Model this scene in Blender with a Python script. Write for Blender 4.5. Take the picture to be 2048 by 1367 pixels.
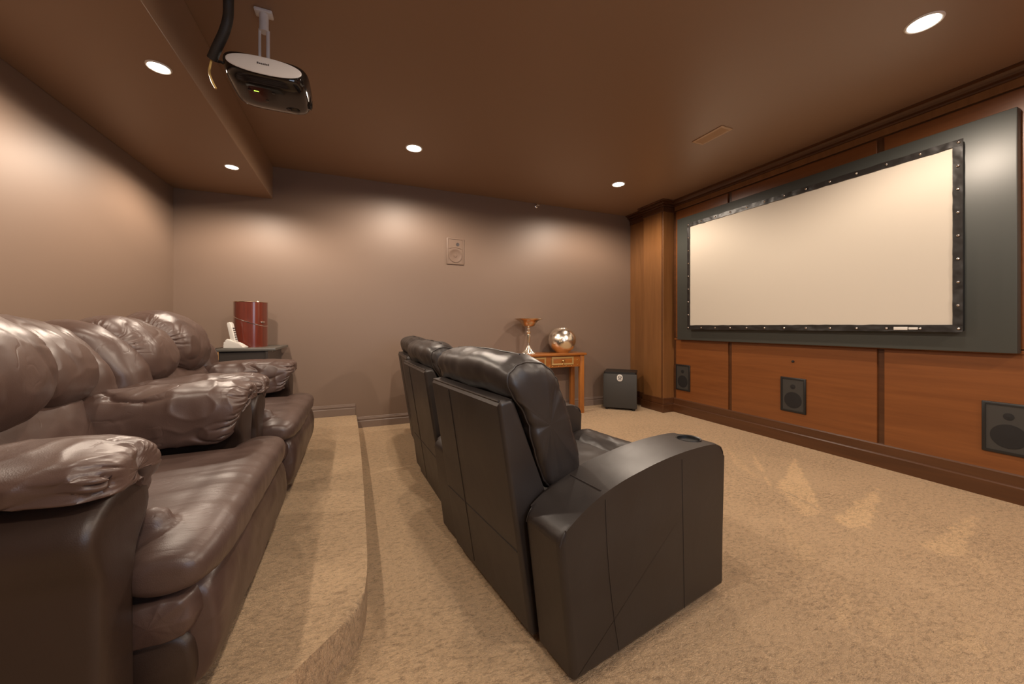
import bpy, bmesh, math, random
from mathutils import Vector, Matrix, noise
for o in list(bpy.data.objects): bpy.data.objects.remove(o)
SC = bpy.context.scene
COL = SC.collection
PI = math.pi
random.seed(4)

# ------------------------------------------------------------------ camera, world, exposure
HC = 1.10
cam_d = bpy.data.cameras.new('camera')
cam = bpy.data.objects.new('camera', cam_d); COL.objects.link(cam)
FPX = 745.0
cam_d.sensor_fit = 'HORIZONTAL'; cam_d.sensor_width = 36.0
cam_d.lens = 36.0 * FPX / 2048.0
cam_d.shift_y = -(683.5 - 652.0) / 2048.0
cam_d.clip_start = 0.02
YAW = math.atan(309.0 / 745.0)
cam.location = (0, 0, HC)
cam.rotation_euler = (PI / 2, 0, -YAW)
SC.camera = cam
w = bpy.data.worlds.new('world'); SC.world = w; w.use_nodes = True
w.node_tree.nodes['Background'].inputs[0].default_value = (1, .9, .8, 1)
w.node_tree.nodes['Background'].inputs[1].default_value = 0.05
SC.view_settings.view_transform = 'Standard'
SC.view_settings.look = 'None'
SC.view_settings.exposure = -0.42
SC.view_settings.gamma = 1.0
SC.view_settings.use_curve_mapping = False

LAMP_W = 78.0
LAMP_COL = (1.0, 0.83, 0.67)
CEIL = 2.70
SOFF = 2.375
XL, XR, YB, YN = -1.57, 3.79, 4.37, -1.7

# ------------------------------------------------------------------ materials
def nodes(m):
    m.use_nodes = True
    nt = m.node_tree
    return nt, nt.nodes, nt.links, nt.nodes['Principled BSDF']

def mat(name, col, rough=.5, metal=0., spec=.5, bump=0., bscale=200., var=0., vscale=5., coat=0., stretch=None, bdist=.002, detail=3.):
    m = bpy.data.materials.new(name)
    nt, N, L, b = nodes(m)
    b.inputs['Base Color'].default_value = (*col, 1)
    b.inputs['Roughness'].default_value = rough
    b.inputs['Metallic'].default_value = metal
    b.inputs['Specular IOR Level'].default_value = spec
    b.inputs['Coat Weight'].default_value = coat
    b.inputs['Coat Roughness'].default_value = .12
    tc = N.new('ShaderNodeTexCoord')
    vec = tc.outputs['Object']
    if stretch:
        mp = N.new('ShaderNodeMapping'); mp.inputs['Scale'].default_value = stretch
        L.new(vec, mp.inputs[0]); vec = mp.outputs[0]
    if var > 0:
        n = N.new('ShaderNodeTexNoise'); n.inputs['Scale'].default_value = vscale; n.inputs['Detail'].default_value = 4
        L.new(vec, n.inputs['Vector'])
        r = N.new('ShaderNodeValToRGB')
        r.color_ramp.elements[0].position = .3; r.color_ramp.elements[1].position = .7
        r.color_ramp.elements[0].color = (*[c * (1 - var) for c in col], 1)
        r.color_ramp.elements[1].color = (*[min(1, c * (1 + var)) for c in col], 1)
        L.new(n.outputs['Fac'], r.inputs[0]); L.new(r.outputs[0], b.inputs['Base Color'])
    if bump > 0:
        n2 = N.new('ShaderNodeTexNoise'); n2.inputs['Scale'].default_value = bscale; n2.inputs['Detail'].default_value = detail
        L.new(vec, n2.inputs['Vector'])
        bp = N.new('ShaderNodeBump'); bp.inputs['Strength'].default_value = bump; bp.inputs['Distance'].default_value = bdist
        L.new(n2.outputs['Fac'], bp.inputs['Height']); L.new(bp.outputs[0], b.inputs['Normal'])
    return m

def leather(name, col, rough, wrinkle=.35, wdist=.012, wscale=7., col2=None, wst=(1, 1.3, .8), crease=.0):
    m = bpy.data.materials.new(name)
    nt, N, L, b = nodes(m)
    tc = N.new('ShaderNodeTexCoord'); vec = tc.outputs['Object']
    n = N.new('ShaderNodeTexNoise'); n.inputs['Scale'].default_value = 6; n.inputs['Detail'].default_value = 5
    L.new(vec, n.inputs['Vector'])
    r = N.new('ShaderNodeValToRGB'); r.color_ramp.elements[0].position = .35; r.color_ramp.elements[1].position = .75
    r.color_ramp.elements[0].color = (*col, 1)
    r.color_ramp.elements[1].color = (*(col2 or [c * 1.25 for c in col]), 1)
    L.new(n.outputs['Fac'], r.inputs[0]); L.new(r.outputs[0], b.inputs['Base Color'])
    b.inputs['Specular IOR Level'].default_value = .6
    mr = N.new('ShaderNodeMapRange'); mr.inputs[3].default_value = rough - .06; mr.inputs[4].default_value = rough + .1
    L.new(n.outputs['Fac'], mr.inputs[0]); L.new(mr.outputs[0], b.inputs['Roughness'])
    mp = N.new('ShaderNodeMapping'); mp.inputs['Scale'].default_value = wst
    L.new(vec, mp.inputs[0])
    wn = N.new('ShaderNodeTexNoise'); wn.inputs['Scale'].default_value = wscale; wn.inputs['Detail'].default_value = 3
    wn.inputs['Distortion'].default_value = 1.2
    L.new(mp.outputs[0], wn.inputs['Vector'])
    vo = N.new('ShaderNodeTexVoronoi'); vo.inputs['Scale'].default_value = 420
    L.new(vec, vo.inputs['Vector'])
    b1 = N.new('ShaderNodeBump'); b1.inputs['Strength'].default_value = wrinkle; b1.inputs['Distance'].default_value = wdist
    L.new(wn.outputs['Fac'], b1.inputs['Height'])
    cn = N.new('ShaderNodeTexNoise'); cn.inputs['Scale'].default_value = wscale*1.5; cn.inputs['Detail'].default_value = 1.5
    cn.inputs['Distortion'].default_value = .5
    L.new(mp.outputs[0], cn.inputs['Vector'])
    c1 = N.new('ShaderNodeMath'); c1.operation = 'SUBTRACT'; c1.inputs[1].default_value = .5; L.new(cn.outputs['Fac'], c1.inputs[0])
    c2 = N.new('ShaderNodeMath'); c2.operation = 'ABSOLUTE'; L.new(c1.outputs[0], c2.inputs[0])
    c3 = N.new('ShaderNodeMapRange'); c3.inputs[1].default_value = 0; c3.inputs[2].default_value = .035; L.new(c2.outputs[0], c3.inputs[0])
    ms = N.new('ShaderNodeMapRange'); ms.inputs[1].default_value = .50; ms.inputs[2].default_value = .62; L.new(n.outputs['Fac'], ms.inputs[0])
    b3 = N.new('ShaderNodeBump'); b3.inputs['Distance'].default_value = .004
    sm_ = N.new('ShaderNodeMath'); sm_.operation = 'MULTIPLY'; sm_.inputs[1].default_value = crease; L.new(ms.outputs[0], sm_.inputs[0])
    L.new(sm_.outputs[0], b3.inputs['Strength']); L.new(c3.outputs[0], b3.inputs['Height']); L.new(b1.outputs[0], b3.inputs['Normal'])
    b2 = N.new('ShaderNodeBump'); b2.inputs['Strength'].default_value = .12; b2.inputs['Distance'].default_value = .001
    L.new(vo.outputs['Distance'], b2.inputs['Height']); L.new(b3.outputs[0], b2.inputs['Normal'])
    L.new(b2.outputs[0], b.inputs['Normal'])
    return m

def wood(name, c1, c2, stretch, rough=.35, coat=.15):
    m = bpy.data.materials.new(name)
    nt, N, L, b = nodes(m)
    tc = N.new('ShaderNodeTexCoord')
    mp = N.new('ShaderNodeMapping'); mp.inputs['Scale'].default_value = stretch
    L.new(tc.outputs['Object'], mp.inputs[0])
    n = N.new('ShaderNodeTexNoise'); n.inputs['Scale'].default_value = 2.2; n.inputs['Detail'].default_value = 8
    n.inputs['Roughness'].default_value = .65; n.inputs['Distortion'].default_value = .6
    L.new(mp.outputs[0], n.inputs['Vector'])
    r = N.new('ShaderNodeValToRGB'); r.color_ramp.elements[0].position = .28; r.color_ramp.elements[1].position = .75
    r.color_ramp.elements[0].color = (*c1, 1); r.color_ramp.elements[1].color = (*c2, 1)
    L.new(n.outputs['Fac'], r.inputs[0]); L.new(r.outputs[0], b.inputs['Base Color'])
    b.inputs['Roughness'].default_value = rough
    b.inputs['Coat Weight'].default_value = coat; b.inputs['Coat Roughness'].default_value = .25
    bp = N.new('ShaderNodeBump'); bp.inputs['Strength'].default_value = .06; bp.inputs['Distance'].default_value = .002
    L.new(n.outputs['Fac'], bp.inputs['Height']); L.new(bp.outputs[0], b.inputs['Normal'])
    return m

def carpet_mat(name, nap):
    m = bpy.data.materials.new(name)
    nt, N, L, b = nodes(m)
    tc = N.new('ShaderNodeTexCoord'); vec = tc.outputs['Object']
    def noi(s, d=4, v=None, dist=0):
        n = N.new('ShaderNodeTexNoise'); n.inputs['Scale'].default_value = s; n.inputs['Detail'].default_value = d
        n.inputs['Distortion'].default_value = dist
        L.new(v or vec, n.inputs['Vector']); return n.outputs['Fac']
    mp = N.new('ShaderNodeMapping'); mp.inputs['Rotation'].default_value = (0, 0, .6); mp.inputs['Scale'].default_value = (1, 2.2, 1)
    L.new(vec, mp.inputs[0])
    big = noi(1.6, 3); mid = noi(34, 4, mp.outputs[0], .8); fine = noi(120, 3, mp.outputs[0], 1.5)
    r = N.new('ShaderNodeValToRGB')
    e = r.color_ramp.elements
    e[0].position = .36; e[0].color = (.17, .095, .045, 1)
    e[1].position = .62; e[1].color = (.76, .525, .305, 1)
    a = N.new('ShaderNodeMath'); a.operation = 'MULTIPLY_ADD'; a.inputs[1].default_value = .42; 
    L.new(mid, a.inputs[0])
    a2 = N.new('ShaderNodeMath'); a2.operation = 'MULTIPLY_ADD'; a2.inputs[1].default_value = .40; a2.inputs[2].default_value = .11
    L.new(fine, a2.inputs[0]); L.new(a2.outputs[0], a.inputs[2])
    a3 = N.new('ShaderNodeMath'); a3.operation = 'MULTIPLY_ADD'; a3.inputs[1].default_value = .16
    L.new(big, a3.inputs[0]); L.new(a.outputs[0], a3.inputs[2])
    out = a3.outputs[0]
    L.new(out, r.inputs[0])
    colout = r.outputs[0]
    if nap:
        at = N.new('ShaderNodeAttribute'); at.attribute_name = 'nap'
        mx = N.new('ShaderNodeMixRGB'); mx.blend_type = 'MULTIPLY'; mx.inputs[2].default_value = (1.28, 1.28, 1.22, 1)
        L.new(at.outputs['Fac'], mx.inputs[0]); L.new(colout, mx.inputs[1]); colout = mx.outputs[0]
    L.new(colout, b.inputs['Base Color'])
    b.inputs['Roughness'].default_value = .95
    b.inputs['Specular IOR Level'].default_value = .1
    b.inputs['Sheen Weight'].default_value = .15
    ad = N.new('ShaderNodeMath'); ad.operation = 'ADD'
    L.new(mid, ad.inputs[0]); L.new(fine, ad.inputs[1])
    bp = N.new('ShaderNodeBump'); bp.inputs['Strength'].default_value = .9; bp.inputs['Distance'].default_value = .012
    L.new(ad.outputs[0], bp.inputs['Height']); L.new(bp.outputs[0], b.inputs['Normal'])
    return m

def emit(name, col, s):
    m = bpy.data.materials.new(name)
    nt, N, L, b = nodes(m)
    b.inputs['Base Color'].default_value = (.8, .8, .8, 1)
    b.inputs['Emission Color'].default_value = (*col, 1); b.inputs['Emission Strength'].default_value = s
    return m

M = {}
M['wall'] = mat('taupe_paint', (.198, .135, .098), .48, bump=.05, bscale=260, bdist=.001)
M['ceil'] = mat('brown_ceiling_paint', (.275, .172, .106), .40, bump=.05, bscale=260, bdist=.001)
M['basetrim'] = mat('taupe_gloss_trim', (.20, .145, .115), .35)
M['carpet'] = carpet_mat('tan_carpet', True)
M['carpet_step'] = carpet_mat('tan_carpet_riser', False)
M['wood_h'] = wood('stained_wood_horizontal', (.150, .048, .012), (.225, .077, .020), (3, .55, 9))
M['wood_v'] = wood('stained_wood_vertical', (.165, .068, .021), (.245, .108, .035), (6, 6, .5))
M['wood_d'] = wood('stained_wood_moulding', (.060, .022, .008), (.105, .040, .014), (3, .5, 9), .32, .3)
M['brown'] = leather('brown_leather', (.070, .040, .031), .36, .16, .010, 6, (.100, .061, .049), (1, 1.3, .8), .22)
M['brown_s'] = leather('brown_seat_leather', (.072, .043, .034), .38, .17, .006, 5, (.100, .063, .052), (1.5, 9, 4), .15)
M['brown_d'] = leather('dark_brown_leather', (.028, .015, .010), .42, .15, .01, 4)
M['black'] = leather('espresso_leather', (.021, .016, .0145), .40, .14, .010, 5, (.031, .025, .022))
M['board'] = mat('charcoal_board_paint', (.052, .056, .050), .42, bump=.03, bscale=120)
M['screen'] = mat('screen_fabric', (.56, .505, .425), .8, spec=.2)
M['vinyl'] = mat('black_vinyl', (.014, .012, .011), .42, spec=.5)
M['blackp'] = mat('black_plastic', (.013, .013, .013), .4)
M['gloss'] = mat('glossy_black_plastic', (.010, .008, .007), .09, spec=.5, coat=.15)
M['grille'] = mat('dark_grille_cloth', (.034, .031, .027), .6, bump=.25, bscale=700, bdist=.001)
M['chrome'] = mat('chrome', (.75, .72, .68), .15, 1)
M['silver'] = mat('mercury_silver', (.95, .89, .77), .24, 1, bump=.5, bscale=11, bdist=.010, detail=1.)
M['bronze'] = mat('antique_bronze_silver', (.70, .56, .40), .22, 1, bump=.08, bscale=30, bdist=.002)
M['white'] = mat('white_plastic', (.66, .63, .58), .35)
M['grey'] = mat('light_grey_plastic', (.50, .47, .45), .30)
M['mountgrey'] = mat('grey_powder_coat', (.62, .61, .62), .35)
M['teak'] = wood('honey_wood', (.24, .075, .014), (.47, .17, .035), (1.2, 8, 8), .30, .3)
M['teak_v'] = wood('honey_wood_vertical', (.26, .085, .016), (.50, .19, .04), (8, 8, 1), .30, .3)
M['inlay'] = mat('pale_inlay_wood', (.42, .27, .10), .35)
M['brass'] = mat('brass', (.72, .45, .18), .22, 1)
M['lacq'] = wood('red_lacquer', (.085, .010, .005), (.16, .026, .011), (10, 10, .6), .16, .9)
M['laminate'] = mat('dark_laminate', (.045, .037, .032), .35)
M['edge'] = mat('raw_board_edge', (.45, .24, .09), .6)
M['slate'] = mat('greenish_grey_top', (.105, .098, .085), .35)
M['lamp'] = emit('lamp_lens', (1, .93, .82), 22)
M['assumed_pane'] = emit('assumed_window_glow', (.55, .74, 1), 6.0)  # glow of the assumed window, added as cool light
M['trimw'] = mat('lamp_trim_white', (.75, .70, .62), .4)
M['vent'] = mat('beige_vent', (.48, .32, .19), .45)
M['hole'] = mat('dark_recess', (.006, .005, .005), .7)
M['cable'] = mat('cable_sleeve', (.020, .017, .015), .6, bump=.4, bscale=300)
M['yellow'] = mat('yellow_wire', (.62, .42, .14), .4)
M['led'] = emit('green_led', (.45, 1, .05), 3)
M['dkgrey'] = mat('dark_ink', (.06, .05, .05), .6)

# ------------------------------------------------------------------ helpers
def link(name, me, m, parent=None):
    o = bpy.data.objects.new(name, me); COL.objects.link(o)
    if m is not None:
        for mm in (m if isinstance(m, (list, tuple)) else [m]): me.materials.append(mm)
    if parent is not None: o.parent = parent
    return o

def obj(name, bm, m, parent=None, smooth=True, angle=40, loc=None):
    bmesh.ops.recalc_face_normals(bm, faces=bm.faces)
    me = bpy.data.meshes.new(name); bm.to_mesh(me); bm.free()
    if smooth:
        for p in me.polygons: p.use_smooth = True
        me.set_sharp_from_angle(angle=math.radians(angle))
    o = link(name, me, m, parent)
    if loc: o.location = loc
    return o

def wnorm(o):
    md = o.modifiers.new('normals', 'WEIGHTED_NORMAL'); md.weight = 100; md.keep_sharp = True
    return o

def tag(o, label=None, cat=None, group=None, kind=None):
    if label: o['label'] = label
    if cat: o['category'] = cat
    if group: o['group'] = group
    if kind: o['kind'] = kind
    return o

def thing(name, label, cat, loc=(0, 0, 0), rz=0, group=None):
    o = bpy.data.objects.new(name, None); COL.objects.link(o)
    o.empty_display_size = .1
    o.location = loc; o.rotation_euler = (0, 0, rz)
    return tag(o, label, cat, group)

def dup(root, loc, rz, label, group=None):
    r = root.copy(); COL.objects.link(r); r.location = loc; r.rotation_euler = (0, 0, rz)
    r['label'] = label
    if group: r['group'] = group
    for ch in list(root.children):
        c = ch.copy(); COL.objects.link(c); c.parent = r
        for g in list(ch.children):
            d = g.copy(); COL.objects.link(d); d.parent = c
    return r

def box(bm, x0, x1, y0, y1, z0, z1, bev=0, seg=2):
    vs = [bm.verts.new(p) for p in [(x0,y0,z0),(x1,y0,z0),(x1,y1,z0),(x0,y1,z0),(x0,y0,z1),(x1,y0,z1),(x1,y1,z1),(x0,y1,z1)]]
    fs = [bm.faces.new([vs[i] for i in f]) for f in [(0,3,2,1),(4,5,6,7),(0,1,5,4),(1,2,6,5),(2,3,7,6),(3,0,4,7)]]
    if bev > 0:
        es = {e for f in fs for e in f.edges}
        bmesh.ops.bevel(bm, geom=list(es), offset=bev, segments=seg, profile=.5, affect='EDGES')
    return bm

def B(*a, **k): return box(bmesh.new(), *a, **k)

def tube(bm, pts, r, n=10, closed=False, cap=True):
    pts = [Vector(p) for p in pts]; rings = []
    up = None
    N_ = len(pts)
    for i, p in enumerate(pts):
        a = pts[(i - 1) % N_] if (closed or i > 0) else p
        b = pts[(i + 1) % N_] if (closed or i < N_ - 1) else p
        t = (b - a).normalized()
        if up is None:
            up = Vector((0, 0, 1)) if abs(t.z) < .9 else Vector((1, 0, 0))
        s = t.cross(up)
        if s.length < 1e-6: s = t.orthogonal()
        s.normalize(); up = s.cross(t).normalized()
        rr = r[i] if isinstance(r, (list, tuple)) else r
        rings.append([bm.verts.new(p + s * math.cos(2*PI*k/n) * rr + up * math.sin(2*PI*k/n) * rr) for k in range(n)])
    rng = range(N_ if closed else N_ - 1)
    for i in rng:
        A, Bq = rings[i], rings[(i + 1) % N_]
        for k in range(n):
            bm.faces.new((A[k], A[(k+1) % n], Bq[(k+1) % n], Bq[k]))
    if cap and not closed:
        bm.faces.new(rings[0][::-1]); bm.faces.new(rings[-1])
    return bm

def T(pts, r, n=10, **k): return tube(bmesh.new(), pts, r, n, **k)

def lathe(bm, prof, n=40, c=(0, 0, 0), lobes=None):
    rings = []
    for r, z in prof:
        ring = []
        for k in range(n):
            a = 2*PI*k/n
            rr = r * (1 + (lobes[1] * math.cos(lobes[0] * a) if lobes else 0))
            ring.append(bm.verts.new((c[0] + rr*math.cos(a), c[1] + rr*math.sin(a), c[2] + z)))
        rings.append(ring)
    for A, Bq in zip(rings, rings[1:]):
        for k in range(n): bm.faces.new((A[k], A[(k+1) % n], Bq[(k+1) % n], Bq[k]))
    if prof[0][0] > 1e-5: bm.faces.new(rings[0][::-1])
    if prof[-1][0] > 1e-5: bm.faces.new(rings[-1])
    bmesh.ops.remove_doubles(bm, verts=bm.verts, dist=1e-6)
    return bm

def LT(*a, **k): return lathe(bmesh.new(), *a, **k)

def prism(bm, pts, a0, a1, axis='y', bev=0, seg=3):
    """pts closed outline; axis y: (x,z); axis x: (y,z); axis z: (x,y)"""
    def mp(p, a):
        return {'y': (p[0], a, p[1]), 'x': (a, p[0], p[1]), 'z': (p[0], p[1], a)}[axis]
    A = [bm.verts.new(mp(p, a0)) for p in pts]; Bv = [bm.verts.new(mp(p, a1)) for p in pts]
    n = len(pts)
    f0 = bm.faces.new(A); f1 = bm.faces.new(Bv[::-1])
    for i in range(n): bm.faces.new((A[i], Bv[i], Bv[(i+1) % n], A[(i+1) % n]))
    if bev > 0:
        es = list(f0.edges) + list(f1.edges)
        bmesh.ops.bevel(bm, geom=es, offset=bev, segments=seg, profile=.5, affect='EDGES')
    return bm

def PR(*a, **k): return prism(bmesh.new(), *a, **k)

def spline(pts, m, closed=True):
    """Catmull-Rom resample of a polyline to m points, even by length"""
    n = len(pts); P = [Vector(p) for p in pts]; out = []
    segs = n if closed else n - 1
    dense = []
    for i in range(segs):
        if closed: p0, p1, p2, p3 = P[(i-1) % n], P[i], P[(i+1) % n], P[(i+2) % n]
        else: p0, p1, p2, p3 = P[max(i-1, 0)], P[i], P[i+1], P[min(i+2, n-1)]
        for k in range(16):
            t = k / 16
            dense.append(.5 * ((2*p1) + (p2-p0)*t + (2*p0-5*p1+4*p2-p3)*t*t + (3*p1-p0-3*p2+p3)*t**3))
    dense.append(dense[0].copy() if closed else P[-1].copy())
    L = [0]
    for a, b in zip(dense, dense[1:]): L.append(L[-1] + (b - a).length)
    tot = L[-1]; j = 0
    cnt = m if closed else m - 1
    for i in range(m):
        d = tot * i / cnt
        while j < len(L) - 2 and L[j+1] < d: j += 1
        f = (d - L[j]) / max(L[j+1] - L[j], 1e-9)
        out.append(dense[j].lerp(dense[j+1], min(f, 1)))
    return out

def lobe(prof, a0, a1, axis='y', p=3.5, n=44, m=88, gather=0, gk=26, gw=.12, endr=None, noise_amp=.004, nscale=9, seed=0, bow=None, flat0=False, flat1=False, mod=None, centre=None, keep=None, shear=None, fold=0, fst=(6, 6, 6)):
    """puffy cushion: closed profile swept along an axis, closing in domes at both ends, with gathers by the ends"""
    bm = bmesh.new()
    pr = spline(prof, m)
    cx = sum(q[0] for q in pr)/m; cz = sum(q[1] for q in pr)/m
    if centre: cx, cz = centre
    rings = []
    half = (a1 - a0)/2; mid = (a0 + a1)/2
    for i in range(n + 1):
        th = -PI/2 + PI*i/n
        t = math.sin(th)
        tt = abs(t)
        s = (1 - tt**p)**(1/p) if tt < 1 else 0
        if (t < 0 and flat0) or (t > 0 and flat1): s = max(s, .82)
        s = max(s, .02)
        a = mid + half*t
        ring = []
        for k, q in enumerate(pr):
            ang = 2*PI*k/m
            g = 1 + gather*(.5 - 1.6*(1 - abs(math.sin(.5*gk*ang + 2.0*math.sin(3*ang + seed) + .6*noise.noise((ang*2, tt*9, seed)))))**2.2)*math.exp(-((1-tt)/(gw*(1 + .6*math.sin(5*ang + seed))))**2)*(1 if tt < .995 else .3)
            x = cx + (q[0]-cx)*s*g; z = cz + (q[1]-cz)*s*g
            if mod: x, z = mod(t, x, z)
            if bow: 
                bx, bz = bow(t); x += bx; z += bz
            aa = a - (shear(q[1])*max(0, (t - .5)*2) if shear else 0)
            co = {'y': Vector((x, aa, z)), 'x': Vector((aa, x, z))}[axis]
            ring.append(bm.verts.new(co))
        rings.append(ring)
    for A, Bq in zip(rings, rings[1:]):
        for k in range(m): bm.faces.new((A[k], A[(k+1) % m], Bq[(k+1) % m], Bq[k]))
    bm.faces.new(rings[0]); bm.faces.new(rings[-1][::-1])
    bmesh.ops.recalc_face_normals(bm, faces=bm.faces)
    puff(bm, noise_amp, nscale, seed)
    if fold: crease(bm, fold, fst, seed)
    if keep is not None:
        for i in sorted(keep): keep[i] = [v.co.copy() for v in rings[i]]
    return bm

def crease(bm, amp, st, seed):
    """narrow folds pressed into a leather skin, gathered in patches"""
    bm.normal_update(); mv = []
    for v in bm.verts:
        q = Vector((v.co.x*st[0], v.co.y*st[1], v.co.z*st[2])) + Vector((seed*3.7, seed*1.9, seed*2.3))
        q += .35*Vector((noise.noise(q*1.3 + Vector((5, 0, 0))), noise.noise(q*1.3 + Vector((0, 5, 0))), 0))
        r = (1 - min(1, abs(noise.noise(q))*1.6))**9
        m_ = max(0, min(1, .5 + 1.8*noise.noise(v.co*5 + Vector((seed, 3, 1)))))
        mv.append(-v.normal*amp*r*m_)
    for v, d in zip(bm.verts, mv): v.co += d

def puff(bm, amp, scale, seed=0, stretch=(1, 1, 1)):
    bm.normal_update()
    mv = []
    for v in bm.verts:
        q = Vector((v.co.x*stretch[0], v.co.y*stretch[1], v.co.z*stretch[2]))*scale + Vector((seed*7.3, seed*3.1, seed*5.7))
        d = noise.noise(q) + .5*noise.noise(q*2.3)
        rg = 1 - abs(noise.noise(q*1.7 + Vector((9, 4, 2))))
        mv.append(v.normal*(amp*(d + .5*(rg**5 - .3))))
    for v, d in zip(bm.verts, mv): v.co += d

def solid(parts, voxel=.012, smooth=6, amp=.003, scale=9, seed=0, stretch=(1, 1, 1)):
    """fuse several closed bmeshes into one soft skin"""
    me = bpy.data.meshes.new('tmp'); bm = bmesh.new()
    for q in parts:
        t = bpy.data.meshes.new('t'); q.to_mesh(t); q.free(); bm.from_mesh(t); bpy.data.meshes.remove(t)
    bm.to_mesh(me); bm.free()
    o = bpy.data.objects.new('tmp', me); COL.objects.link(o)
    r = o.modifiers.new('r', 'REMESH'); r.mode = 'VOXEL'; r.voxel_size = voxel
    s = o.modifiers.new('s', 'SMOOTH'); s.iterations = smooth; s.factor = .5
    dg = bpy.context.evaluated_depsgraph_get()
    ev = bpy.data.meshes.new_from_object(o.evaluated_get(dg))
    bpy.data.objects.remove(o); bpy.data.meshes.remove(me)
    bm = bmesh.new(); bm.from_mesh(ev); bpy.data.meshes.remove(ev)
    puff(bm, amp, scale, seed, stretch)
    return bm

def cut(bm, cutter):
    """bm minus cutter"""
    a = bpy.data.meshes.new('a'); bm.to_mesh(a); bm.free()
    c = bpy.data.meshes.new('c'); cutter.to_mesh(c); cutter.free()
    oa = bpy.data.objects.new('a', a); oc = bpy.data.objects.new('c', c)
    COL.objects.link(oa); COL.objects.link(oc)
    md = oa.modifiers.new('b', 'BOOLEAN'); md.operation = 'DIFFERENCE'; md.object = oc; md.solver = 'EXACT'
    dg = bpy.context.evaluated_depsgraph_get()
    ev = bpy.data.meshes.new_from_object(oa.evaluated_get(dg))
    bpy.data.objects.remove(oa); bpy.data.objects.remove(oc)
    out = bmesh.new(); out.from_mesh(ev); bpy.data.meshes.remove(ev)
    return out

def struct(name, bm, m, parent=None, smooth=False):
    o = obj(name, bm, m, parent, smooth)
    if parent is None: o['kind'] = 'structure'
    return o

# ------------------------------------------------------------------ downlights (the room's lamps, seen and assumed)
def downlight(x, y, z, label, r=.064, power=LAMP_W):
    if z < CEIL: r = .043; power *= .62
    t = thing('recessed_downlight', label, 'ceiling light', (x, y, z), 0, 'recessed ceiling downlights')
    ring = []
    bm = bmesh.new()
    lathe(bm, [(r*.96, -.001), (r*.98, -.005), (r*1.06, -.007), (r*1.16, -.004), (r*1.18, 0), (r*.96, 0)], 48)
    obj('trim_ring', bm, M['trimw'], t)
    obj('lens', LT([(r*.97, -.0025), (r*.6, -.004), (0, -.005)], 48), M['lamp'], t)
    ld = bpy.data.lights.new('downlight_beam', 'SPOT')
    ld.energy = power; ld.color = LAMP_COL; ld.spot_size = math.radians(172); ld.spot_blend = .50
    ld.shadow_soft_size = .035
    # beam profile shaped to brighten the walls: added strength sideways, less straight down
    ld.use_nodes = True
    nt = ld.node_tree; em = nt.nodes['Emission']
    tc = nt.nodes.new('ShaderNodeTexCoord'); sp = nt.nodes.new('ShaderNodeSeparateXYZ')
    ab = nt.nodes.new('ShaderNodeMath'); ab.operation = 'ABSOLUTE'
    rp = nt.nodes.new('ShaderNodeMapRange'); rp.interpolation_type = 'SMOOTHSTEP'
    rp.inputs[1].default_value = .45; rp.inputs[2].default_value = .95; rp.inputs[3].default_value = 1.9; rp.inputs[4].default_value = .80
    nt.links.new(tc.outputs['Normal'], sp.inputs[0]); nt.links.new(sp.outputs[2], ab.inputs[0])
    nt.links.new(ab.outputs[0], rp.inputs[0]); nt.links.new(rp.outputs[0], em.inputs['Strength'])
    lo = bpy.data.objects.new('downlight_beam', ld); COL.objects.link(lo)
    lo.location = (0, 0, -.045); lo.parent = t
    return t

downlight(-.904, 2.36, SOFF, 'recessed downlight in the lowered soffit, the one beside the projector')
downlight(-.928, 3.61, SOFF, 'recessed downlight at the far end of the soffit, above the end table')
downlight(.469, 3.43, CEIL, 'recessed downlight in the main ceiling, above the farthest black recliner')
downlight(2.715, 3.418, CEIL, 'recessed downlight in the main ceiling, above the black subwoofer corner')
downlight(2.76, .982, CEIL, 'large looking recessed downlight close to the camera, upper right over the screen side')
# added lamps, out of view: the same grid carried on over and behind the camera
downlight(.469, .98, CEIL, 'assumed recessed downlight overhead, out of the picture above the near black recliner')
downlight(-.904, 1.11, SOFF, 'assumed recessed downlight overhead, out of the picture above the near brown recliner')
downlight(.469, -.9, CEIL, 'assumed recessed downlight behind the camera by the step')
downlight(2.76, -.9, CEIL, 'assumed recessed downlight behind the camera on the screen side')

# ------------------------------------------------------------------ room shell
def in_tri(p, a, b, c):
    def s(p, q, r): return (p[0]-r[0])*(q[1]-r[1]) - (q[0]-r[0])*(p[1]-r[1])
    d1, d2, d3 = s(p, a, b), s(p, b, c), s(p, c, a)
    return not ((d1 < 0 or d2 < 0 or d3 < 0) and (d1 > 0 or d2 > 0 or d3 > 0))

NAP = []   # vacuum strokes on the carpet, filled below
def floor():
    bm = bmesh.new()
    step = .03
    nx = int((XR + .1 - XL + .1)/step); ny = int((YB + .1 - YN + .1)/step)
    lay = bm.verts.layers.float.new('nap')
    g = []
    for i in range(nx + 1):
        row = []
        for j in range(ny + 1):
            x = XL - .1 + i*step; y = YN - .1 + j*step
            v = bm.verts.new((x, y, 0))
            jx, jy = x + .012*noise.noise((x*40, y*40, 0)), y + .012*noise.noise((x*40, y*40, 5))
            val = 0
            for tr, s in NAP:
                if in_tri((jx, jy), *tr): val = max(val, s)
            v[lay] = val
            row.append(v)
        g.append(row)
    for i in range(nx):
        for j in range(ny): bm.faces.new((g[i][j], g[i+1][j], g[i+1][j+1], g[i][j+1]))
    return struct('floor', bm, M['carpet'])

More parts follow.
